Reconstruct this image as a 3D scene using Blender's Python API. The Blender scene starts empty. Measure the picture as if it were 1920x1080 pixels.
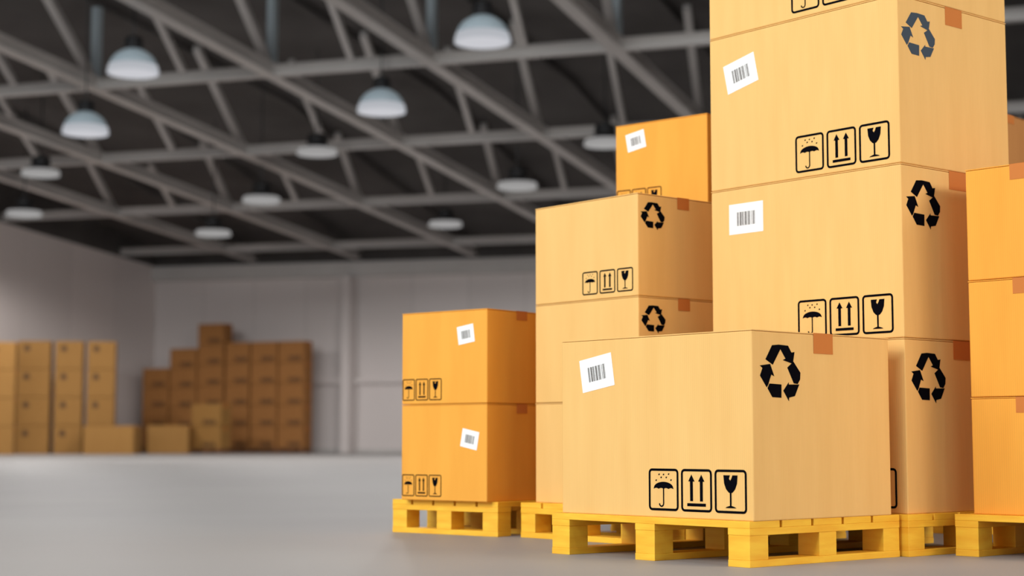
import bpy, bmesh, math, random
from mathutils import Vector, Matrix
random.seed(7)
SC = bpy.context.scene
COL = SC.collection
R = math.radians

# ------------------------------------------------------------------ camera
cam_data = bpy.data.cameras.new('camera')
cam = bpy.data.objects.new('camera', cam_data)
COL.objects.link(cam)
cam.location = (0, 0, 0.388)
cam.rotation_euler = (R(90 + 5.2538), 0, 0)
cam_data.sensor_width = 36
cam_data.lens = 36 * 3138 / 1920
cam_data.clip_end = 300
cam_data.dof.use_dof = True
cam_data.dof.focus_distance = 5.55
cam_data.dof.aperture_fstop = 2.05
SC.camera = cam

# hall frame: hx to the right along the back wall, hy into the hall (negative towards the camera)
W0 = Vector((-13.523, 63.169, 0))
HX = Vector((math.cos(R(-21.5)), math.sin(R(-21.5)), 0))
HY = Vector((-HX.y, HX.x, 0))
HROT = R(-21.5)
def hw(hx, hy, z=0.0):
    return W0 + HX * hx + HY * hy + Vector((0, 0, z))

# ------------------------------------------------------------------ world, light, exposure
world = bpy.data.worlds.new('world')
SC.world = world
world.use_nodes = True
bg = world.node_tree.nodes['Background']
bg.inputs['Color'].default_value = (0.86, 0.93, 1.0, 1)
bg.inputs['Strength'].default_value = 1.35
SC.view_settings.view_transform = 'Standard'
SC.view_settings.look = 'None'
SC.view_settings.gamma = 1
SC.view_settings.use_curve_mapping = False
SC.view_settings.exposure = 0.0

def area(name, loc, target, sx, sy, power, color=(1, 1, 1), spread=180):
    l = bpy.data.lights.new(name, 'AREA'); l.shape = 'RECTANGLE'; l.size = sx; l.size_y = sy
    l.energy = power; l.color = color; l.spread = R(spread)
    o = bpy.data.objects.new(name, l); COL.objects.link(o)
    o.location = loc
    o.rotation_euler = (Vector(target) - Vector(loc)).to_track_quat('-Z', 'Y').to_euler()
    return o
# unseen key light added to the left behind the camera, for the left faces
area('loading_bay_daylight', hw(24, -61.5, 7.0), (1.0, 6.0, 1.2), 12, 6, 1200, (1.0, 0.97, 0.92))
# unseen strip light added to brighten the roof beams
area('clerestory_daylight', hw(24, -61.6, 10.0), hw(14, -20, 9.0), 20, 1.2, 2600, (0.93, 0.98, 1.0))
# fill light added in front of the right hand wall, no opening behind it
area('side_window_daylight', hw(49.6, -50.5, 6.4), (1.4, 5.8, 1.3), 6, 3.4, 1520, (1.0, 0.93, 0.86))

# ------------------------------------------------------------------ materials
def new_mat(name, color, rough=0.6, metal=0.0, spec=0.5):
    m = bpy.data.materials.new(name); m.use_nodes = True
    b = m.node_tree.nodes['Principled BSDF']
    b.inputs['Base Color'].default_value = (*color, 1)
    b.inputs['Roughness'].default_value = rough
    b.inputs['Metallic'].default_value = metal
    b.inputs['Specular IOR Level'].default_value = spec
    return m
def N(m, t, **kw):
    n = m.node_tree.nodes.new(t)
    for k, v in kw.items():
        if k in n.inputs.keys(): n.inputs[k].default_value = v
        else: setattr(n, k, v)
    return n
def lk(m, a, b): m.node_tree.links.new(a, b)

def noisy(name, c1, c2, rough=0.6, scale=4.0, spec=0.4, stretch=(1, 1, 1), bump=0.0, detail=5.0):
    m = new_mat(name, c1, rough, spec=spec)
    b = m.node_tree.nodes['Principled BSDF']
    tc = N(m, 'ShaderNodeTexCoord'); mp = N(m, 'ShaderNodeMapping')
    mp.inputs['Scale'].default_value = stretch
    nz = N(m, 'ShaderNodeTexNoise'); nz.inputs['Scale'].default_value = scale; nz.inputs['Detail'].default_value = detail
    rp = N(m, 'ShaderNodeValToRGB')
    rp.color_ramp.elements[0].color = (*c1, 1); rp.color_ramp.elements[0].position = 0.3
    rp.color_ramp.elements[1].color = (*c2, 1); rp.color_ramp.elements[1].position = 0.7
    lk(m, tc.outputs['Object'], mp.inputs['Vector']); lk(m, mp.outputs['Vector'], nz.inputs['Vector'])
    lk(m, nz.outputs['Fac'], rp.inputs['Fac']); lk(m, rp.outputs['Color'], b.inputs['Base Color'])
    if bump:
        bp = N(m, 'ShaderNodeBump'); bp.inputs['Strength'].default_value = bump; bp.inputs['Distance'].default_value = 0.01
        lk(m, nz.outputs['Fac'], bp.inputs['Height']); lk(m, bp.outputs['Normal'], b.inputs['Normal'])
    return m

def cardboard(name, c1, c2):
    """kraft board with faint upright flutes and soft blotches"""
    m = new_mat(name, c1, 0.72, spec=0.25)
    b = m.node_tree.nodes['Principled BSDF']
    tc = N(m, 'ShaderNodeTexCoord'); sep = N(m, 'ShaderNodeSeparateXYZ')
    lk(m, tc.outputs['Object'], sep.inputs[0])
    add = N(m, 'ShaderNodeMath', operation='ADD'); lk(m, sep.outputs[0], add.inputs[0]); lk(m, sep.outputs[1], add.inputs[1])
    cmb = N(m, 'ShaderNodeCombineXYZ'); lk(m, add.outputs[0], cmb.inputs[0])
    wv = N(m, 'ShaderNodeTexWave'); wv.inputs['Scale'].default_value = 38; wv.inputs['Distortion'].default_value = 0.0
    lk(m, cmb.outputs[0], wv.inputs['Vector'])
    mp = N(m, 'ShaderNodeMapping'); mp.inputs['Scale'].default_value = (5, 5, 0.7)
    lk(m, tc.outputs['Object'], mp.inputs['Vector'])
    nz = N(m, 'ShaderNodeTexNoise'); nz.inputs['Scale'].default_value = 3; nz.inputs['Detail'].default_value = 6
    lk(m, mp.outputs['Vector'], nz.inputs['Vector'])
    rp = N(m, 'ShaderNodeValToRGB')
    rp.color_ramp.elements[0].color = (*c1, 1); rp.color_ramp.elements[0].position = 0.25
    rp.color_ramp.elements[1].color = (*c2, 1); rp.color_ramp.elements[1].position = 0.75
    lk(m, nz.outputs['Fac'], rp.inputs['Fac'])
    mx = N(m, 'ShaderNodeMixRGB', blend_type='MULTIPLY'); mx.inputs[0].default_value = 0.05
    lk(m, rp.outputs['Color'], mx.inputs[1]); lk(m, wv.outputs['Color'], mx.inputs[2])
    lk(m, mx.outputs[0], b.inputs['Base Color'])
    bp = N(m, 'ShaderNodeBump'); bp.inputs['Strength'].default_value = 0.08; bp.inputs['Distance'].default_value = 0.002
    lk(m, wv.outputs['Color'], bp.inputs['Height']); lk(m, bp.outputs['Normal'], b.inputs['Normal'])
    return m

M = {}
M['tan'] = cardboard('tan cardboard', (0.84, 0.50, 0.165), (0.90, 0.555, 0.195))
M['orange'] = cardboard('orange cardboard', (0.86, 0.375, 0.05), (0.92, 0.425, 0.062))
M['kraft'] = cardboard('mid brown cardboard', (0.50, 0.22, 0.065), (0.55, 0.25, 0.075))  # orange board with shade put into its colour, for the back right stack
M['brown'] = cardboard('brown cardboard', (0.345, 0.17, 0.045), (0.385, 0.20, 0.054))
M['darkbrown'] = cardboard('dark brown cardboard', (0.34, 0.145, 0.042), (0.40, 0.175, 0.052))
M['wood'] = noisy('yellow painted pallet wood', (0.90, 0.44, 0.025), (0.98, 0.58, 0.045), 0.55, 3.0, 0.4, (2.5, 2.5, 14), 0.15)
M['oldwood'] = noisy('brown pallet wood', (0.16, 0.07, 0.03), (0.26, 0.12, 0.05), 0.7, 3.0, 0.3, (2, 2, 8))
M['tape'] = new_mat('brown packing tape', (0.60, 0.20, 0.045), 0.6, spec=0.15)
M['ink'] = new_mat('black printing ink', (0.003, 0.003, 0.005), 0.9, spec=0.02)
M['faded_ink'] = new_mat('slate grey printing ink', (0.060, 0.080, 0.105), 0.8, spec=0.1)
M['bar_ink'] = new_mat('grey barcode ink', (0.12, 0.11, 0.10), 0.6)
M['paper'] = new_mat('white label paper', (0.93, 0.93, 0.92), 0.5)
M['mark_ink'] = new_mat('dark brown print', (0.075, 0.035, 0.012), 0.7)
M['steel'] = noisy('grey painted steel', (0.52, 0.495, 0.475), (0.60, 0.575, 0.555), 0.45, 0.6, 0.5)
M['bluesteel'] = noisy('blue grey painted steel', (0.42, 0.49, 0.53), (0.48, 0.56, 0.60), 0.45, 0.6, 0.5)
M['lampshade'] = new_mat('blue grey frosted glass', (0.52, 0.62, 0.68), 0.35)
M['lampshade'].node_tree.nodes['Principled BSDF'].inputs['Emission Color'].default_value = (0.55, 0.72, 0.82, 1)
M['lampshade'].node_tree.nodes['Principled BSDF'].inputs['Emission Strength'].default_value = 0.14
M['black'] = new_mat('black lamp housing', (0.015, 0.015, 0.017), 0.5)

def emit(name, col, s):
    m = bpy.data.materials.new(name); m.use_nodes = True
    m.node_tree.nodes.remove(m.node_tree.nodes['Principled BSDF'])
    e = N(m, 'ShaderNodeEmission'); e.inputs['Color'].default_value = (*col, 1); e.inputs['Strength'].default_value = s
    lk(m, e.outputs[0], m.node_tree.nodes['Material Output'].inputs[0])
    return m
M['diffuser'] = emit('lit lamp diffuser', (0.94, 0.94, 1.0), 0.62)
M['dim_diffuser'] = emit('lit far lamp diffuser', (0.95, 0.93, 0.92), 0.38)
M['dim_rim'] = emit('glowing far lamp rim', (0.95, 0.93, 0.92), 0.32)
M['rim'] = emit('glowing frosted lamp rim', (0.90, 0.93, 1.0), 0.50)

def panel_mat(name, c, joint, pw, ph, axis):
    """smooth cladding panels with thin dark joints"""
    m = new_mat(name, c, 0.6, spec=0.3)
    b = m.node_tree.nodes['Principled BSDF']
    tc = N(m, 'ShaderNodeTexCoord'); sep = N(m, 'ShaderNodeSeparateXYZ'); lk(m, tc.outputs['Object'], sep.inputs[0])
    cmb = N(m, 'ShaderNodeCombineXYZ'); lk(m, sep.outputs[axis], cmb.inputs[0]); lk(m, sep.outputs[2], cmb.inputs[1])
    br = N(m, 'ShaderNodeTexBrick', offset=0.0)
    br.inputs['Scale'].default_value = 1; br.inputs['Brick Width'].default_value = pw; br.inputs['Row Height'].default_value = ph
    br.inputs['Mortar Size'].default_value = 0.02; br.inputs['Mortar Smooth'].default_value = 0.2
    br.inputs['Color1'].default_value = (*c, 1); br.inputs['Color2'].default_value = (*[v * 0.93 for v in c], 1)
    br.inputs['Mortar'].default_value = (*joint, 1)
    lk(m, cmb.outputs[0], br.inputs['Vector']); lk(m, br.outputs['Color'], b.inputs['Base Color'])
    return m
M['wall'] = panel_mat('grey wall panels', (0.72, 0.66, 0.64), (0.56, 0.52, 0.50), 2.15, 40.0, 0)
M['wall_side'] = panel_mat('grey side wall panels', (0.80, 0.72, 0.69), (0.66, 0.60, 0.57), 2.6, 40.0, 1)
M['cladding'] = noisy('dark roof cladding', (0.085, 0.079, 0.077), (0.125, 0.118, 0.115), 0.8, 0.5, 0.2)
M['floor'] = noisy('polished grey concrete', (0.315, 0.298, 0.29), (0.345, 0.33, 0.32), 0.55, 0.5, 0.25, (1, 1, 1), 0.0, 3)

# ------------------------------------------------------------------ mesh helpers
def bx(bm, x0, x1, y0, y1, z0, z1):
    v = [bm.verts.new((x, y, z)) for z in (z0, z1) for (x, y) in ((x0, y0), (x1, y0), (x1, y1), (x0, y1))]
    for f in ((3, 2, 1, 0), (4, 5, 6, 7), (0, 1, 5, 4), (1, 2, 6, 5), (2, 3, 7, 6), (3, 0, 4, 7)):
        bm.faces.new([v[i] for i in f])
def prism(bm, pts, fn, th):
    """2-D polygon (ccw seen from outside) -> thin solid on a face; fn(a, b, out) -> xyz"""
    lo = [bm.verts.new(fn(a, b, 0)) for a, b in pts]
    hi = [bm.verts.new(fn(a, b, th)) for a, b in pts]
    n = len(pts)
    bm.faces.new(hi); bm.faces.new(lo[::-1])
    for i in range(n):
        j = (i + 1) % n
        bm.faces.new((lo[i], lo[j], hi[j], hi[i]))
def beam(bm, p, q, w, h, up=Vector((0, 0, 1)), isec=False):
    p = Vector(p); q = Vector(q); d = (q - p).normalized()
    s = d.cross(up)
    if s.length < 1e-4: s = d.cross(Vector((0, 1, 0)))
    s.normalize(); t = s.cross(d).normalized()
    if isec:
        tf = h * 0.12; tw = w * 0.09
        prof = [(-w/2, -h/2), (w/2, -h/2), (w/2, -h/2+tf), (tw, -h/2+tf), (tw, h/2-tf), (w/2, h/2-tf), (w/2, h/2), (-w/2, h/2), (-w/2, h/2-tf), (-tw, h/2-tf), (-tw, -h/2+tf), (-w/2, -h/2+tf)]
    else:
        prof = [(-w/2, -h/2), (w/2, -h/2), (w/2, h/2), (-w/2, h/2)]
    a = [bm.verts.new(p + s * x + t * y) for x, y in prof]
    b = [bm.verts.new(q + s * x + t * y) for x, y in prof]
    n = len(prof)
    for i in range(n):
        j = (i + 1) % n
        bm.faces.new((a[i], a[j], b[j], b[i]))
    bm.faces.new(a[::-1]); bm.faces.new(b)
def lathe(bm, prof, n=32):
    rings = []
    for r, z in prof:
        if r < 1e-5: rings.append([bm.verts.new((0, 0, z))])
        else: rings.append([bm.verts.new((r * math.cos(2*math.pi*k/n), r * math.sin(2*math.pi*k/n), z)) for k in range(n)])
    for a, b in zip(rings, rings[1:]):
        for k in range(n):
            l = (k + 1) % n
            if len(a) == 1 and len(b) == 1: continue
            if len(a) == 1: bm.faces.new((a[0], b[k], b[l]))
            elif len(b) == 1: bm.faces.new((a[k], b[0], a[l]))
            else: bm.faces.new((a[k], b[k], b[l], a[l]))
def obj(name, bm, mats, parent=None, bevel=0.0, smooth=False):
    bmesh.ops.recalc_face_normals(bm, faces=bm.faces[:])
    me = bpy.data.meshes.new(name); bm.to_mesh(me); bm.free()
    for m in (mats if isinstance(mats, (list, tuple)) else [mats]): me.materials.append(m)
    if smooth:
        for p in me.polygons: p.use_smooth = True
    o = bpy.data.objects.new(name, me); COL.objects.link(o)
    if parent: o.parent = parent
    if bevel:
        b = o.modifiers.new('bevel', 'BEVEL'); b.width = bevel; b.segments = 2; b.limit_method = 'ANGLE'
    return o
def thing(name, label, cat, loc=(0, 0, 0), rz=0.0, group=None):
    o = bpy.data.objects.new(name, None); COL.objects.link(o)
    o.location = loc; o.rotation_euler = (0, 0, rz)
    o['label'] = label; o['category'] = cat
    if group: o['group'] = group
    return o
def struct(name, bm, mats, loc=(0, 0, 0), rz=0.0, bevel=0.0):
    o = obj(name, bm, mats, None, bevel); o.location = loc; o.rotation_euler = (0, 0, rz)
    o['kind'] = 'structure'
    return o
def dup(root, loc, rz, label, group=None):
    def cp(o, par):
        c = o.copy(); COL.objects.link(c); c.parent = par
        for ch in o.children: cp(ch, c)
        return c
    r = cp(root, None)
    r.location = loc; r.rotation_euler = (0, 0, rz); r['label'] = label
    if group: r['group'] = group
    return r

# ------------------------------------------------------------------ the hall
HW, HF = 50.0, -62.0                       # width, front end
def chord_z(hx, hy): return 7.0 - 0.0146 * hx - 0.0668 * hy     # underside grid of the roof frame
def roof_gap(hy): return min(1.95, 0.30 + 0.12 * -hy)
bm = bmesh.new(); bx(bm, -0.6, HW + 0.6, HF - 8, 0.6, -0.3, 0)
struct('floor', bm, M['floor'], W0, HROT)

def wall_mesh(profile, thick_axis, t):
    """profile: (pos, z_mid, z_top) along a wall, light panels up to z_mid and dark cladding above"""
    bm = bmesh.new()
    def P(a, o, z): return (a, o, z) if thick_axis == 'y' else (o, a, z)
    for (a0, m0, t0), (a1, m1, t1) in zip(profile, profile[1:]):
        for zz, mi in (((0, 0, m0, m1), 0), ((m0, m1, t0, t1), 1)):
            v = [bm.verts.new(P(a, o, z)) for o in (0, t) for a, z in ((a0, zz[0]), (a1, zz[1]), (a1, zz[3]), (a0, zz[2]))]
            for f in ((0, 1, 2, 3), (7, 6, 5, 4), (0, 4, 5, 1), (3, 2, 6, 7), (1, 5, 6, 2), (0, 3, 7, 4)):
                fc = bm.faces.new([v[i] for i in f]); fc.material_index = mi
    return bm
back = [(hx, chord_z(hx, 0), chord_z(hx, 0) + 0.6) for hx in (0, HW/2, HW)]
struct('wall_back', wall_mesh(back, 'y', 0.4), [M['wall'], M['cladding']], W0, HROT)
side = lambda hx: [(hy, chord_z(hx, hy), chord_z(hx, hy) + roof_gap(hy) + 0.3) for hy in (0, -7, -13.75, -30, HF)]
struct('wall_left', wall_mesh(side(0), 'x', -0.4), [M['wall_side'], M['cladding']], W0, HROT)
struct('wall_right', wall_mesh(side(HW), 'x', 0.4), [M['wall_side'], M['cladding']], hw(HW, 0), HROT)
bm = bmesh.new()
ys = (0.4, -13.75, HF)
rows = []
for hy in ys:
    rows.append([bm.verts.new((hx, hy, chord_z(hx, hy) + roof_gap(min(hy, 0)) + dz)) for dz in (0.2, 0.5) for hx in (-0.4, HW + 0.4)])
for a, b in zip(rows, rows[1:]):
    bm.faces.new((a[0], a[1], b[1], b[0])); bm.faces.new((a[2], b[2], b[3], a[3]))
    bm.faces.new((a[0], b[0], b[2], a[2])); bm.faces.new((a[1], a[3], b[3], b[1]))
bm.faces.new((rows[0][0], rows[0][2], rows[0][3], rows[0][1])); bm.faces.new((rows[-1][0], rows[-1][1], rows[-1][3], rows[-1][2]))
struct('ceiling', bm, M['cladding'], W0, HROT)
# unseen front wall behind the camera, large openings added to let light in
bm = bmesh.new()
for x0, x1 in ((-0.4, 14), (34, 40), (48, HW + 0.4)): bx(bm, x0, x1, HF - 0.4, HF, 0, 12.9)
bx(bm, 14, 34, HF - 0.4, HF, 10.8, 12.9); bx(bm, 40, 48, HF - 0.4, HF, 9, 12.9)
struct('wall_front', bm, M['cladding'], W0, HROT)

# unseen window frame added around the fill light on the right hand wall
bm = bmesh.new()
for a in range(5): bx(bm, HW - 0.06, HW - 0.01, -53.6 + a * 1.55 - 0.04, -53.6 + a * 1.55 + 0.04, 4.6, 8.2)
for z in (4.6, 6.4, 8.2): bx(bm, HW - 0.065, HW - 0.005, -53.7, -47.3, z - 0.05, z + 0.05)
struct('window_1', bm, M['steel'], W0, HROT)
# steel frame against the walls
bm = bmesh.new()
beam(bm, (0, -0.14, chord_z(0, 0) - 0.32), (HW, -0.14, chord_z(HW, 0) - 0.32), 0.25, 0.5)
struct('trim_1', bm, M['steel'], W0, HROT)
bm = bmesh.new()
for hx in (8.5, 17, 25.5, 34, 42.5):
    h = chord_z(hx, 0) - 0.58
    bx(bm, hx - 0.26, hx + 0.06, -0.62, -0.005, 0, h)
struct('trim_2', bm, M['wall'], W0, HROT)
bm = bmesh.new()
bx(bm, 0.02, HW, -0.20, -0.006, 2.46, 2.64)
struct('trim_3', bm, M['wall'], W0, HROT)
bm = bmesh.new(); bx(bm, 0.01, HW - 0.01, -0.05, -0.006, 0.0, 0.14); struct('baseboard_back', bm, M['steel'], W0, HROT)
bm = bmesh.new(); bx(bm, 0.006, 0.05, HF, -0.35, 0.0, 0.14); struct('baseboard_left', bm, M['steel'], W0, HROT)

# ------------------------------------------------------------------ roof trusses and cross beams
LX = [4.5, 8.75, 13.25, 17.8, 21.6, 25.65, 29.9, 34.2, 38.4]
XY = [-2.4, -9.1, -15.9, -22.5, -29.2, -35.9]
ordinal = ['first', 'second', 'third', 'fourth', 'fifth', 'sixth', 'seventh', 'eighth', 'ninth']
def cz(hx, hy): return chord_z(hx, hy) + 0.15
y_far, y_near = -0.35, -42.0
for i, hx in enumerate(LX):
    t = thing('roof_truss', 'grey steel roof truss running down the hall, %s from the left wall' % ordinal[i], 'roof truss', W0, HROT, 'grey steel roof trusses')
    bm = bmesh.new(); beam(bm, (hx, y_near, cz(hx, y_near)), (hx, y_far, cz(hx, y_far)), 0.30, 0.28, isec=True)
    obj('bottom_chord', bm, M['steel'], t)
    bm = bmesh.new()
    for a, b in ((y_near, -13.75), (-13.75, y_far)):
        beam(bm, (hx, a, cz(hx, a) + roof_gap(a) - 0.1), (hx, b, cz(hx, b) + roof_gap(b) - 0.1), 0.16, 0.14)
    obj('top_chord', bm, M['cladding'], t)
    for hy in XY[1:]:
        g = roof_gap(hy)
        if hy < -20 or hy > -5:
            bm = bmesh.new(); beam(bm, (hx, hy, cz(hx, hy) + 0.14), (hx, hy, cz(hx, hy) + g - 0.17), 0.18, 0.18)
            obj('post', bm, M['bluesteel'], t)
        run = g / 0.60
        bm = bmesh.new(); beam(bm, (hx - 0.05, hy - 0.1, cz(hx, hy) + 0.16), (hx + 0.16 * run, hy - run, cz(hx, hy - run) + roof_gap(hy - run) - 0.18), 0.17, 0.17)
        obj('brace', bm, M['steel'], t)
for i, hy in enumerate(XY):
    t = thing('cross_beam', 'grey steel beam crossing under the roof, %s from the back wall' % ordinal[i], 'roof beam', W0, HROT, 'grey cross beams')
    x0, x1 = 0.1, 42.0
    dz = -0.0
    bm = bmesh.new(); beam(bm, (x0, hy, cz(x0, hy) + dz), (x1, hy, cz(x1, hy) + dz), 0.22, 0.24, isec=True)
    obj('beam', bm, M['steel'], t)
    if i:
        for a, b in zip(LX, LX[1:]):
            hx = a + (b - a) * 0.52; g = roof_gap(hy); run = g / 0.6
            bm = bmesh.new(); beam(bm, (hx, hy - 0.1, cz(hx, hy) + 0.14), (hx + 0.13 * run, hy - run * 0.8, cz(hx, hy - run * 0.8) + g * 0.8 - 0.1), 0.14, 0.14)
            obj('strut', bm, M['steel'], t)

# ------------------------------------------------------------------ pendant lamps
def make_lamp(flat):
    t = thing('pendant_lamp', '', 'lamp')
    bm = bmesh.new(); lathe(bm, [(0.0, -0.03), (0.25, -0.022), (0.45, 0.0), (0.483, 0.015), (0.483, 0.03), (0.0, 0.03)])
    obj('diffuser', bm, M['dim_diffuser' if flat else 'diffuser'], t, smooth=True)
    if flat:          # shallow dish with a dark gear box
        bm = bmesh.new(); lathe(bm, [(0.50, 0.0), (0.505, 0.04), (0.48, 0.13), (0.47, 0.13), (0.485, 0.04), (0.485, 0.0), (0.50, 0.0)])
        obj('rim', bm, M['dim_rim'], t, smooth=True)
        bm = bmesh.new(); lathe(bm, [(0.48, 0.131), (0.36, 0.20), (0.20, 0.24), (0.0, 0.24), (0.0, 0.22), (0.19, 0.22), (0.35, 0.18), (0.47, 0.131), (0.48, 0.131)])
        obj('shade', bm, M['black'], t, smooth=True)
        z = 0.24
    else:
        bm = bmesh.new(); lathe(bm, [(0.505, 0.0), (0.50, 0.08), (0.475, 0.16), (0.46, 0.16), (0.48, 0.06), (0.485, 0.0), (0.505, 0.0)])
        obj('rim', bm, M['rim'], t, smooth=True)
        bm = bmesh.new(); lathe(bm, [(0.475, 0.161), (0.43, 0.27), (0.35, 0.37), (0.25, 0.44), (0.17, 0.48), (0.15, 0.47), (0.24, 0.42), (0.34, 0.35), (0.42, 0.25), (0.46, 0.161), (0.475, 0.161)])
        obj('shade', bm, M['lampshade'], t, smooth=True)
        z = 0.47
    bm = bmesh.new()
    r_ = 0.26 if flat else 0.19
    lathe(bm, [(0.0, z), (r_ - .02, z), (r_, z + 0.06), (r_ - .02, z + 0.24), (0.08, z + 0.29), (0.0, z + 0.29)], 20)
    obj('housing', bm, M['black'], t, smooth=False)
    return t, z + 0.29
# (hx, hy, z of the rim, label)
LAMPS = [
 (24.49, -26.71, 7.48, 'white pendant lamp nearest the tall carton stack, the largest at the top edge'),
 (20.61, -22.84, 7.22, 'white pendant lamp hanging just under the long cross beam, mid ceiling'),
 (16.87, -26.33, 7.62, 'large pendant lamp just above the long cross beam, upper left'),
 (13.63, -23.37, 7.15, 'pendant lamp below the cross beam at the upper left, nearest the left edge'),
 (13.21, -14.95, 6.78, 'small pendant lamp in the middle row, right above the lowest hanging one'),
 (10.15, -12.38, 6.32, 'lowest hanging small pendant lamp, near the back left corner'),
 (5.09, -14.43, 6.88, 'small pendant lamp beside the left wall at the far left edge'),
 (20.67, -15.22, 6.70, 'small pendant lamp above and left of the light tan carton stack'),
 (15.45, -7.83, 6.88, 'small far pendant lamp left of the light tan stack, close to the back wall'),
 (23.57, -16.97, 7.30, 'pendant lamp half hidden behind the top orange carton'),
 (16.3, -17.6, 7.45, 'dim pendant lamp partly behind a roof truss, above the middle row'),
 (7.9, -17.4, 7.45, 'dim pendant lamp behind the truss at the left, above the far left lamp')]
protos = {}
NEAR = [(20.6, -35.5, 8.2, 'pendant lamp farthest left of those above the picture'),
        (28.5, -33.0, 7.6, 'pendant lamp beyond the carton stacks, above the picture'),
        (28.5, -47.0, 6.8, 'pendant lamp over the open floor left of the camera'),
        (37.0, -38.0, 7.4, 'pendant lamp high over the floor behind the tall stack'),
        (35.0, -51.5, 6.6, 'pendant lamp over the floor just in front of the camera'),
        (42.0, -53.5, 6.6, 'pendant lamp over the floor right of the camera')]
LAMPS += NEAR  # unseen lamps added to brighten the near floor and cartons
for i, (hx, hy, z, lab) in enumerate(LAMPS):
    flat = 4 <= i <= 11
    if flat not in protos:
        protos[flat] = make_lamp(flat); o = protos[flat][0]; zt = protos[flat][1]
        kids = list(o.children)
    else:
        p, zt = protos[flat]
        o = p.copy(); COL.objects.link(o)
        for ch in p.children:
            if ch.name.split('.')[0] in ('diffuser', 'rim', 'shade', 'housing'):
                c = ch.copy(); COL.objects.link(c); c.parent = o
    o['label'] = lab
    o['label'] = lab; o['group'] = 'pendant lamps under the roof' if i < 12 else 'pendant lamps above the picture'
    o.location = hw(hx, hy, z)
    top = chord_z(hx, hy) + roof_gap(hy) + 0.2
    bm = bmesh.new(); beam(bm, (0, 0, zt), (0, 0, top - z), 0.03, 0.03)
    obj('cord', bm, M['black'], o)
    l = bpy.data.lights.new('lamp_light', 'SPOT'); l.energy = {5: 90, 6: 1500, 8: 520, 4: 600, 11: 520}.get(i, 800) if i < 12 else 360; l.spot_size = R(172); l.spot_blend = 0.25; l.shadow_soft_size = 0.45
    l.color = (1.0, 0.97, 0.95)
    lo = bpy.data.objects.new('lamp_light', l); COL.objects.link(lo); lo.parent = o; lo.location = (0, 0, -0.08)

# ------------------------------------------------------------------ pallets
def pallet(label, corner, yaw, w, d, along_x, mat, zp=0.142, nb=5, blk=0.09, group='yellow wooden pallets'):
    """near corner at `corner`; x runs w along the left hand side, y runs d into the scene.
    along_x: stringers run along x (boards with bottom runner on the left hand side)."""
    a = R(yaw); X = Vector((math.cos(a), math.sin(a), 0)); Y = Vector((-X.y, X.x, 0))
    c = Vector((*corner, 0)) - X * w / 2 + Y * d / 2
    t = thing('pallet', label, 'pallet', c, a, group)
    L, Wd = (w, d) if along_x else (d, w)          # L: stringer direction
    s = zp / 0.142; bt = 0.022 * s
    def B(bm, l0, l1, q0, q1, z0, z1):
        if along_x: bx(bm, l0, l1, q0, q1, z0, z1)
        else: bx(bm, q0, q1, l0, l1, z0, z1)
    for q in (-Wd/2 + blk/2, 0, Wd/2 - blk/2):
        bm = bmesh.new(); B(bm, -L/2, L/2, q - blk/2, q + blk/2, 0, bt); obj('bottom_board', bm, mat, t, 0.0015)
        bm = bmesh.new(); B(bm, -L/2, L/2, q - blk/2, q + blk/2, zp - 2*bt, zp - bt); obj('stringer_board', bm, mat, t, 0.0015)
        for l in (-L/2 + blk/2, 0, L/2 - blk/2):
            bm = bmesh.new(); B(bm, l - blk/2 + .001, l + blk/2 - .001, q - blk/2 + .001, q + blk/2 - .001, bt, zp - 2*bt); obj('block', bm, mat, t, 0.0015)
    pitch = (L + 0.012) / nb
    for k in range(nb):
        l = -L/2 + k * pitch
        bm = bmesh.new(); B(bm, l, l + pitch - 0.012, -Wd/2, Wd/2, zp - bt, zp); obj('deck_board', bm, mat, t, 0.0015)
    return t

# ------------------------------------------------------------------ printed signs (unit drawings)
def ring(w, h, t, r, n=4):
    """rounded rectangle outline as quads; origin at lower left"""
    def rr(x0, y0, x1, y1, r):
        pts = []
        for cx, cy, a0 in ((x1 - r, y0 + r, -90), (x1 - r, y1 - r, 0), (x0 + r, y1 - r, 90), (x0 + r, y0 + r, 180)):
            for k in range(n + 1):
                a = R(a0 + 90 * k / n); pts.append((cx + r * math.cos(a), cy + r * math.sin(a)))
        return pts
    o = rr(0, 0, w, h, r); i = rr(t, t, w - t, h - t, max(r - t, 0.0005))
    m = len(o)
    return [[o[k], o[(k + 1) % m], i[(k + 1) % m], i[k]] for k in range(m)]
def stroke(pts, t):
    out = []
    for (x0, y0), (x1, y1) in zip(pts, pts[1:]):
        l = math.hypot(x1 - x0, y1 - y0) or 1; nx, ny = -(y1 - y0) / l * t / 2, (x1 - x0) / l * t / 2
        out.append([(x0 - nx, y0 - ny), (x1 - nx, y1 - ny), (x1 + nx, y1 + ny), (x0 + nx, y0 + ny)])
    return out
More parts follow.
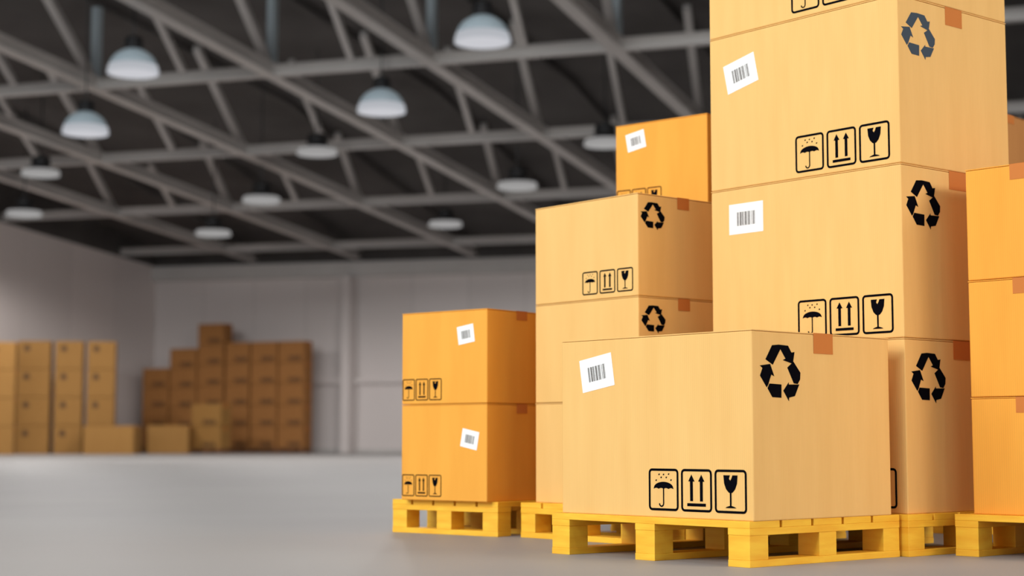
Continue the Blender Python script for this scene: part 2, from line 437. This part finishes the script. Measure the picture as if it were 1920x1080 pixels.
def sign_umbrella(w, h):
    P = ring(w, h, w * 0.058, w * 0.11)
    cx, cy, rx, ry = w * .5, h * .53, w * .33, h * .155
    dome = [(cx + rx * math.cos(R(a)), cy + ry * math.sin(R(a))) for a in range(0, 181, 15)]
    n = 4
    for k in range(n):                       # canopy as slices with scalloped lower edge
        xa = cx + rx - 2 * rx * k / n; xb = cx + rx - 2 * rx * (k + 1) / n
        top = [p for p in dome if xb - 1e-6 <= p[0] <= xa + 1e-6]
        f = lambda x: cy + ry * math.sqrt(max(0, 1 - ((x - cx) / rx) ** 2))
        xs = [xa + (xb - xa) * j / 6 for j in range(7)]
        up = [(x, f(x)) for x in xs]
        lowr = [(x, cy - h * .012 + h * .022 * math.sin(math.pi * j / 6)) for j, x in enumerate(xs)][::-1]
        P.append(up + lowr)
    P += stroke([(cx, cy + .01 * h), (cx, h * .17)], w * .035)
    hk = [(cx - w*.07 + w*.07 * math.cos(R(a)), h * .17 + w*.07 * math.sin(R(a))) for a in range(0, -181, -30)]
    P += stroke(hk, w * .035)
    for dx, dy in ((-.15, .86), (0.0, .86), (.17, .87), (-.08, .79), (.09, .79), (-.25, .72), (.25, .73)):
        x, y = cx + dx * w, dy * h
        P.append([(x - .022*w, y - .014*h), (x + .012*w, y - .02*h), (x + .03*w, y + .014*h), (x - .008*w, y + .02*h)])
    return P
def sign_arrows(w, h):
    P = ring(w, h, w * 0.058, w * 0.11)
    for cx in (.34 * w, .66 * w):
        P.append([(cx - .045*w, .25*h), (cx + .045*w, .25*h), (cx + .045*w, .72*h), (cx - .045*w, .72*h)])
        P.append([(cx - .10*w, .71*h), (cx + .10*w, .71*h), (cx, .87*h)])
    P.append([(.20*w, .13*h), (.80*w, .13*h), (.80*w, .20*h), (.20*w, .20*h)])
    return P
def sign_glass(w, h):
    P = ring(w, h, w * 0.058, w * 0.11)
    c = .5 * w
    P.append([(c - .22*w, .87*h), (c - .20*w, .68*h), (c - .14*w, .55*h), (c - .06*w, .475*h), (c, .46*h), (c, .74*h), (c - .05*w, .79*h), (c - .02*w, .87*h)][::-1][::-1])
    P.append([(c, .46*h), (c + .06*w, .475*h), (c + .14*w, .55*h), (c + .20*w, .68*h), (c + .22*w, .87*h), (c + .06*w, .87*h), (c + .03*w, .80*h), (c, .76*h)])
    P.append([(c - .025*w, .15*h), (c + .025*w, .15*h), (c + .025*w, .48*h), (c - .025*w, .48*h)])
    P.append([(c - .17*w, .12*h), (c + .17*w, .12*h), (c + .13*w, .145*h), (c + .04*w, .17*h), (c - .04*w, .17*h), (c - .13*w, .145*h)])
    return P
def sign_recycle(w, h):
    P = [[(96,196),(128,124),(160,119),(168,140),(130,222)],
         [(164,119),(210,122),(226,156),(241,152),(232,213),(184,196),(197,188),(172,139)],
         [(239,207),(272,262),(270,296),(258,320),(239,317),(209,238)],
         [(186,360),(212,317),(212,328),(263,326),(241,386),(213,394),(212,412)],
         [(113,326),(170,329),(169,396),(126,394),(104,350)],
         [(66,234),(114,224),(133,285),(119,277),(104,328),(97,342),(66,284),(78,246)]]
    out = []
    for p in P:                     # widen each piece a little about its middle
        cx = sum(x for x, _ in p) / len(p); cy = sum(y for _, y in p) / len(p)
        out.append([(((cx + (x - cx) * 1.09) - 66) / 206 * w, (412 - (cy + (y - cy) * 1.05)) / 293 * h) for x, y in p])
    return out

BARS = [2, 1, 1, 2, 3, 1, 1, 1, 2, 2, 1, 1, 3, 2, 1, 1, 2, 1, 1, 3, 1, 2, 2, 1, 1]
# ------------------------------------------------------------------ cartons
def carton(label, corner, yaw, w, d, z0, z1, mat, marks, group, tape='L', tw=0.10, tl=0.068, dx=0.0):
    """near corner, x = left hand face of width w, y = right hand face of width d.
    tape='L': tape crosses the top parallel to the left hand face and ends on the right hand one."""
    a = R(yaw); X = Vector((math.cos(a), math.sin(a), 0)); Y = Vector((-X.y, X.x, 0))
    h = z1 - z0
    t = thing('cardboard_box', label, 'box', Vector((*corner, z0)) - X * w / 2 + Y * d / 2, a, group)
    bm = bmesh.new(); bx(bm, -w/2, w/2, -d/2, d/2, 0.0, h - 0.006)
    obj('body', bm, mat, t, 0.004)
    for s in (-1, 1):
        bm = bmesh.new()
        e = 0.0008
        if tape == 'L': bx(bm, -w/2 - e, w/2 + e, *sorted((s * 0.0015, s * (d/2 + e))), h - 0.0055, h - 0.0018)
        else: bx(bm, *sorted((s * 0.0015, s * (w/2 + e))), -d/2 - e, d/2 + e, h - 0.0055, h - 0.0018)
        obj('flap', bm, mat, t, 0.001)
    bm = bmesh.new(); k = 0.0014; zt = h - 0.0010; zi = h - 0.0016
    if tape == 'L':
        for s in (-1, 1): bx(bm, *sorted((s * (w/2 + 0.0006), s * (w/2 + k))), -tw/2, tw/2, h - tl, zt)
        bx(bm, -w/2 - k, w/2 + k, -tw/2, tw/2, zi, zt)
    else:
        for s in (-1, 1): bx(bm, -tw/2, tw/2, *sorted((s * (d/2 + 0.0006), s * (d/2 + k))), h - tl, zt)
        bx(bm, -tw/2, tw/2, -d/2 - k, d/2 + k, zi, zt)
    obj('packing_tape', bm, M['tape'], t)
    # face mappings: (distance along the face from its left end, height)
    fL = lambda u, v, o: (-w/2 + u, -d/2 - 0.0002 - o, v)
    fR = lambda u, v, o: (w/2 + 0.0002 + o, -d/2 + u, v)
    def put(name, polys, face, u, v, mat, rot=0.0, size=(0, 0), th=0.0008, parent=None, off=0.0):
        fn0 = fL if face == 'L' else fR
        cr, sr = math.cos(R(rot)), math.sin(R(rot)); W2, H2 = size[0] / 2, size[1] / 2
        def fn(x, y, o):
            x -= W2; y -= H2
            return fn0(u + x * cr - y * sr, v + x * sr + y * cr, o + off)
        bm = bmesh.new()
        for p in polys: prism(bm, p, fn, th)
        return obj(name, bm, mat, parent or t)
    for mk in marks:
        kind = mk[0]
        if kind == 'trio':                    # left edge u, bottom v, sign width, height, gap
            _, u, v, sw, sh, g = mk
            for q, (nm, f) in enumerate((('umbrella_symbol', sign_umbrella), ('arrows_symbol', sign_arrows), ('glass_symbol', sign_glass))):
                put(nm, f(sw, sh), 'L', u + sw/2 + q * (sw + g), v + sh/2, M['ink'], 0, (sw, sh))
        elif kind == 'recycle':
            _, u, v, sw, sh, ink = mk
            put('recycling_symbol', sign_recycle(sw, sh), 'R', u + sw/2, v + sh/2, M[ink], 0, (sw, sh))
        elif kind == 'label':                 # centre u, v, size, rotation
            _, u, v, sw, sh, rot = mk
            lb = put('shipping_label', [[(0, 0), (sw, 0), (sw, sh), (0, sh)]], 'L', u, v, M['paper'], rot, (sw, sh))
            P = []; x = sw * .24; un = sw * .52 / sum(BARS)
            for j, b_ in enumerate(BARS):
                if j % 2 == 0: P.append([(x, sh*.27), (x + b_*un, sh*.27), (x + b_*un, sh*.72), (x, sh*.72)])
                x += b_ * un
            put('barcode', P, 'L', u, v, M['bar_ink'], rot, (sw, sh), 0.0004, lb, 0.0008)
    return t

GA, GB, GE, GG, GC = 'large light tan cartons', 'large light tan cartons', 'small light tan cartons', 'orange cartons', 'orange cartons'
# --- the big carton alone on the front pallet
A = (0.75, 5.231); wA, dA = 0.867, 0.712
carton('large tan carton alone on the front yellow pallet, nearest the camera', A, -48.5, wA, dA, 0.142, 0.742, M['tan'],
       [('trio', wA - .449, .022, .133, .137, .0115), ('recycle', .040, .377, .195, .176, 'ink'), ('label', wA - .692, .482, .157, .113, 9)], GA)
# --- tall stack behind it
Bc = (1.35, 5.752); wB, dB, yB = 0.899, 0.656, -50.2
zB = [0.142, 0.747, 1.356, 1.956, 2.556]
trioB = ('trio', wB - .472, .018, .134, .138, .0135)
carton('large tan carton at the bottom of the tallest stack, half hidden by the front carton', Bc, yB, wB, dB, zB[0], zB[1], M['tan'],
       [trioB, ('recycle', .038, .382, .190, .172, 'ink'), ('label', .18, .48, .155, .115, -5)], GB)
carton('large tan carton second from the bottom of the tallest stack, its label set straight', Bc, yB, wB, dB, zB[1], zB[2], M['tan'],
       [trioB, ('recycle', .030, .388, .190, .168, 'ink'), ('label', wB - .720, .488, .172, .116, 0)], GB)
carton('large tan carton with slate grey recycling arrows, third up in the tallest stack', Bc, yB, wB, dB, zB[2], zB[3], M['tan'],
       [trioB, ('recycle', .022, .386, .190, .160, 'faded_ink'), ('label', wB - .738, .440, .160, .115, 12)], GB)
carton('large tan carton on top of the tallest stack, cut off by the upper picture edge', Bc, yB, wB, dB, zB[3], zB[4], M['tan'],
       [('trio', wB - .481, .020, .134, .138, .0135), ('recycle', .030, .386, .190, .165, 'ink')], GB)
# --- light tan stack between the orange pair and the front carton
Ec = (0.487, 6.428); wE, dE, yE = 0.608, 0.50, -50.1
zE = [0.142, 0.547, 0.951, 1.353]
trioE = ('trio', wE - .319, .020, .090, .093, .0105)
names = ['small light tan carton, bottom of the three high stack behind the front carton',
         'small light tan carton, middle one of the three high stack behind the front carton',
         'small light tan carton topping the three high stack, its three handling signs in view']
for k in range(3):
    carton(names[k], Ec, yE, wE, dE, zE[k], zE[k+1], M['tan'],
           [trioE, ('recycle', .017, .262, .128, .106, 'ink')], GE, tw=0.066, tl=0.048)
# --- two orange cartons at the left
Gc = (-0.103, 6.91); wG, dG, yG = 0.484, 0.45, -39.9
zG = [0.142, 0.548, 0.941]
trioG = ('trio', wG - .479, .016, .0715, .092, .006)
carton('lower orange carton on the leftmost pallet, its label tilted clockwise', Gc, yG, wG, dG, zG[0], zG[1], M['orange'],
       [trioG, ('label', wG - .094, .257, .093, .076, -11)], GG, tw=.07, tl=.04)
carton('upper orange carton on the leftmost pallet, its label tilted anticlockwise', Gc, yG, wG, dG, zG[1], zG[2], M['orange'],
       [trioG, ('label', wG - .117, .288, .091, .076, 8)], GG, tw=.07, tl=.04)
# --- orange stack rising behind the light tan one
Fc = (0.832, 7.04); zF = [0.142, 0.552, 0.963, 1.374, 1.787]
for k in range(4):
    mk = [trioG if k < 3 else ('trio', wG - .479, .016, .076, .105, .006)]
    if k == 3: mk.append(('label', wG - .374, .334, .10, .080, 10))
    carton(['orange carton at the bottom of the stack hidden behind the light tan one',
            'second orange carton in the stack hidden behind the light tan one',
            'third orange carton in the stack hidden behind the light tan one',
            'orange carton rising behind the light tan stack, left of the tallest one'][k], Fc, -40, wG, dG, zF[k], zF[k+1], M['orange'], mk, GG, tw=.07, tl=.04)
# --- orange stack cut by the right edge
Cc = (1.8705, 5.474); wC = 0.42
zC = [0.142, 0.541, 0.944, 1.334]
for k in range(3):
    carton(['bottom orange carton of the stack at the right edge of the picture',
            'middle orange carton of the stack at the right edge of the picture',
            'top orange carton of the stack at the right edge, its tape end showing'][k], Cc, -46.6, wC, 0.5, zC[k], zC[k+1], M['orange'], [], GC, tape='R', tw=0.078, tl=0.055)
# --- orange stack behind that, only its top showing
Dc = (1.97, 7.08); zD = [0.142, 0.567, 0.99, 1.415, 1.84]
for k in range(4):
    carton(['bottom mid brown carton of the stack at the back right', 'second mid brown carton of the stack at the back right', 'third mid brown carton of the stack at the back right',
            'mid brown carton peeping out above the right edge stack, behind the tallest stack'][k], Dc, -42, 0.40, 0.75, zD[k], zD[k+1], M['kraft'], [], 'mid brown cartons at the back right', tw=.07, tl=.04)

# --- pallets
pallet('front yellow pallet under the single large tan carton', (0.735, 5.224), -48.9, 0.906, 0.77, False, M['wood'])
def off(c, yaw, a, b):
    yw = R(yaw); return (c[0] + a * math.cos(yw) + b * math.sin(yw), c[1] + a * math.sin(yw) - b * math.cos(yw))
pallet('yellow pallet under the tallest carton stack', off(Bc, yB, .02, .025), yB, 0.94, 0.72, False, M['wood'])
pallet('yellow pallet under the three high light tan stack', off(Ec, yE, .03, .045), yE, 0.68, 0.60, True, M['wood'])
pallet('leftmost yellow pallet under the two orange cartons', (-0.058, 6.919), -40, 0.60, 0.52, True, M['wood'], blk=0.085)
pallet('yellow pallet under the orange stack at the right edge', off(Cc, -46.6, .24, .04), -46.6, 0.71, 0.57, False, M['wood'])
pallet('yellow pallet under the orange stack behind the light tan one', off(Fc, -40, .02, .02), -40, 0.53, 0.50, True, M['wood'])
pallet('yellow pallet under the mid brown stack at the back right', off(Dc, -42, .02, .02), -42, 0.45, 0.78, True, M['wood'])

# ------------------------------------------------------------------ far cartons along the back of the hall
def far_box(name_label, hx0, hx1, hy, depth, z0, z1, mat, group, mark=None, world=None):
    """world=rz: hx0, hx1, hy are plain world x and y instead, turned by rz degrees"""
    w = hx1 - hx0; h = z1 - z0
    if world is None: t = thing('cardboard_box', name_label, 'box', hw((hx0 + hx1) / 2, hy + depth / 2, z0), HROT, group)
    else: t = thing('cardboard_box', name_label, 'box', ((hx0 + hx1) / 2, hy + depth / 2, z0), R(world), group)
    bm = bmesh.new(); bx(bm, -w/2, w/2, -depth/2, depth/2, 0, h - 0.012); obj('body', bm, mat, t, 0.012)
    bm = bmesh.new(); bx(bm, -w/2 - .004, w/2 + .004, -0.06, 0.06, h - .011, h - .004)
    bx(bm, w/2 + .001, w/2 + .004, -0.06, 0.06, h - .16, h - .004); bx(bm, -w/2 - .004, -w/2 - .001, -0.06, 0.06, h - .16, h - .004)
    obj('packing_tape', bm, M['tape'], t)
    if mark:
        fn = lambda u, v, o: (-w/2 + u, -depth/2 - 0.001 - o, v)
        bm = bmesh.new()
        if mark == 'spot':
            s = 0.21
            for p in sign_recycle(s, s): prism(bm, [(x + .17, y + h - .36) for x, y in p], fn, 0.003)
            # solid centre of the printed emblem
            prism(bm, [(.17 + s/2 + .07 * math.cos(R(a)), h - .36 + s * .48 + .07 * math.sin(R(a))) for a in range(0, 360, 30)], fn, 0.003)
            obj('printed_emblem', bm, M['mark_ink'], t)
        else:
            for q in range(3):
                for p in ring(.15, .15, .03, .02): prism(bm, [(x + w * .40 + q * .17, y + .06) for x, y in p], fn, 0.003)
                prism(bm, [(w * .40 + q * .17 + .05, .10), (w * .40 + q * .17 + .10, .10), (w * .40 + q * .17 + .10, .17), (w * .40 + q * .17 + .05, .17)], fn, 0.003)
            obj('handling_symbols', bm, M['mark_ink'], t)
    return t
lv = ['bottom', 'second', 'third', 'fourth', 'fifth', 'sixth']
def level(k, n): return 'topmost' if k == n - 1 else ('bottom' if k == 0 else lv[k] + ' up')
lc = [((-16.0, -14.98), 54.0, 'second'), ((-14.86, -13.98), 54.2, 'third'), ((-13.86, -12.98), 54.4, 'rightmost')]
for (x0, x1), yy, nm in lc:
    for k in range(4):
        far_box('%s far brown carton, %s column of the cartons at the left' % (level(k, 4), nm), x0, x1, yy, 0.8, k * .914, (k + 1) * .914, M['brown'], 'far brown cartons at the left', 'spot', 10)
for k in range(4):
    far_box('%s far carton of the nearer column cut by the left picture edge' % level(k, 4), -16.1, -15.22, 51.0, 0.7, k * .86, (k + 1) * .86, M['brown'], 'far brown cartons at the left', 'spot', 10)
cols = [((.87, 1.96), 4, .72, 'leftmost'), ((2.02, 3.12), 5, .715, 'second'), ((3.18, 4.24), 6, .74, 'tallest'), ((4.33, 5.30), 5, .75, 'fourth'), ((5.37, 6.42), 5, .75, 'fifth'), ((6.48, 7.50), 5, .75, 'rightmost')]
for (x0, x1), n, hh, nm in cols:
    c = hw(x1, -2.0)
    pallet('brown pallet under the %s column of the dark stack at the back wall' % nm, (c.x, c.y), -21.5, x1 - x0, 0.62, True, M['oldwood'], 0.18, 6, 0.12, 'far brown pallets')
    for k in range(n):
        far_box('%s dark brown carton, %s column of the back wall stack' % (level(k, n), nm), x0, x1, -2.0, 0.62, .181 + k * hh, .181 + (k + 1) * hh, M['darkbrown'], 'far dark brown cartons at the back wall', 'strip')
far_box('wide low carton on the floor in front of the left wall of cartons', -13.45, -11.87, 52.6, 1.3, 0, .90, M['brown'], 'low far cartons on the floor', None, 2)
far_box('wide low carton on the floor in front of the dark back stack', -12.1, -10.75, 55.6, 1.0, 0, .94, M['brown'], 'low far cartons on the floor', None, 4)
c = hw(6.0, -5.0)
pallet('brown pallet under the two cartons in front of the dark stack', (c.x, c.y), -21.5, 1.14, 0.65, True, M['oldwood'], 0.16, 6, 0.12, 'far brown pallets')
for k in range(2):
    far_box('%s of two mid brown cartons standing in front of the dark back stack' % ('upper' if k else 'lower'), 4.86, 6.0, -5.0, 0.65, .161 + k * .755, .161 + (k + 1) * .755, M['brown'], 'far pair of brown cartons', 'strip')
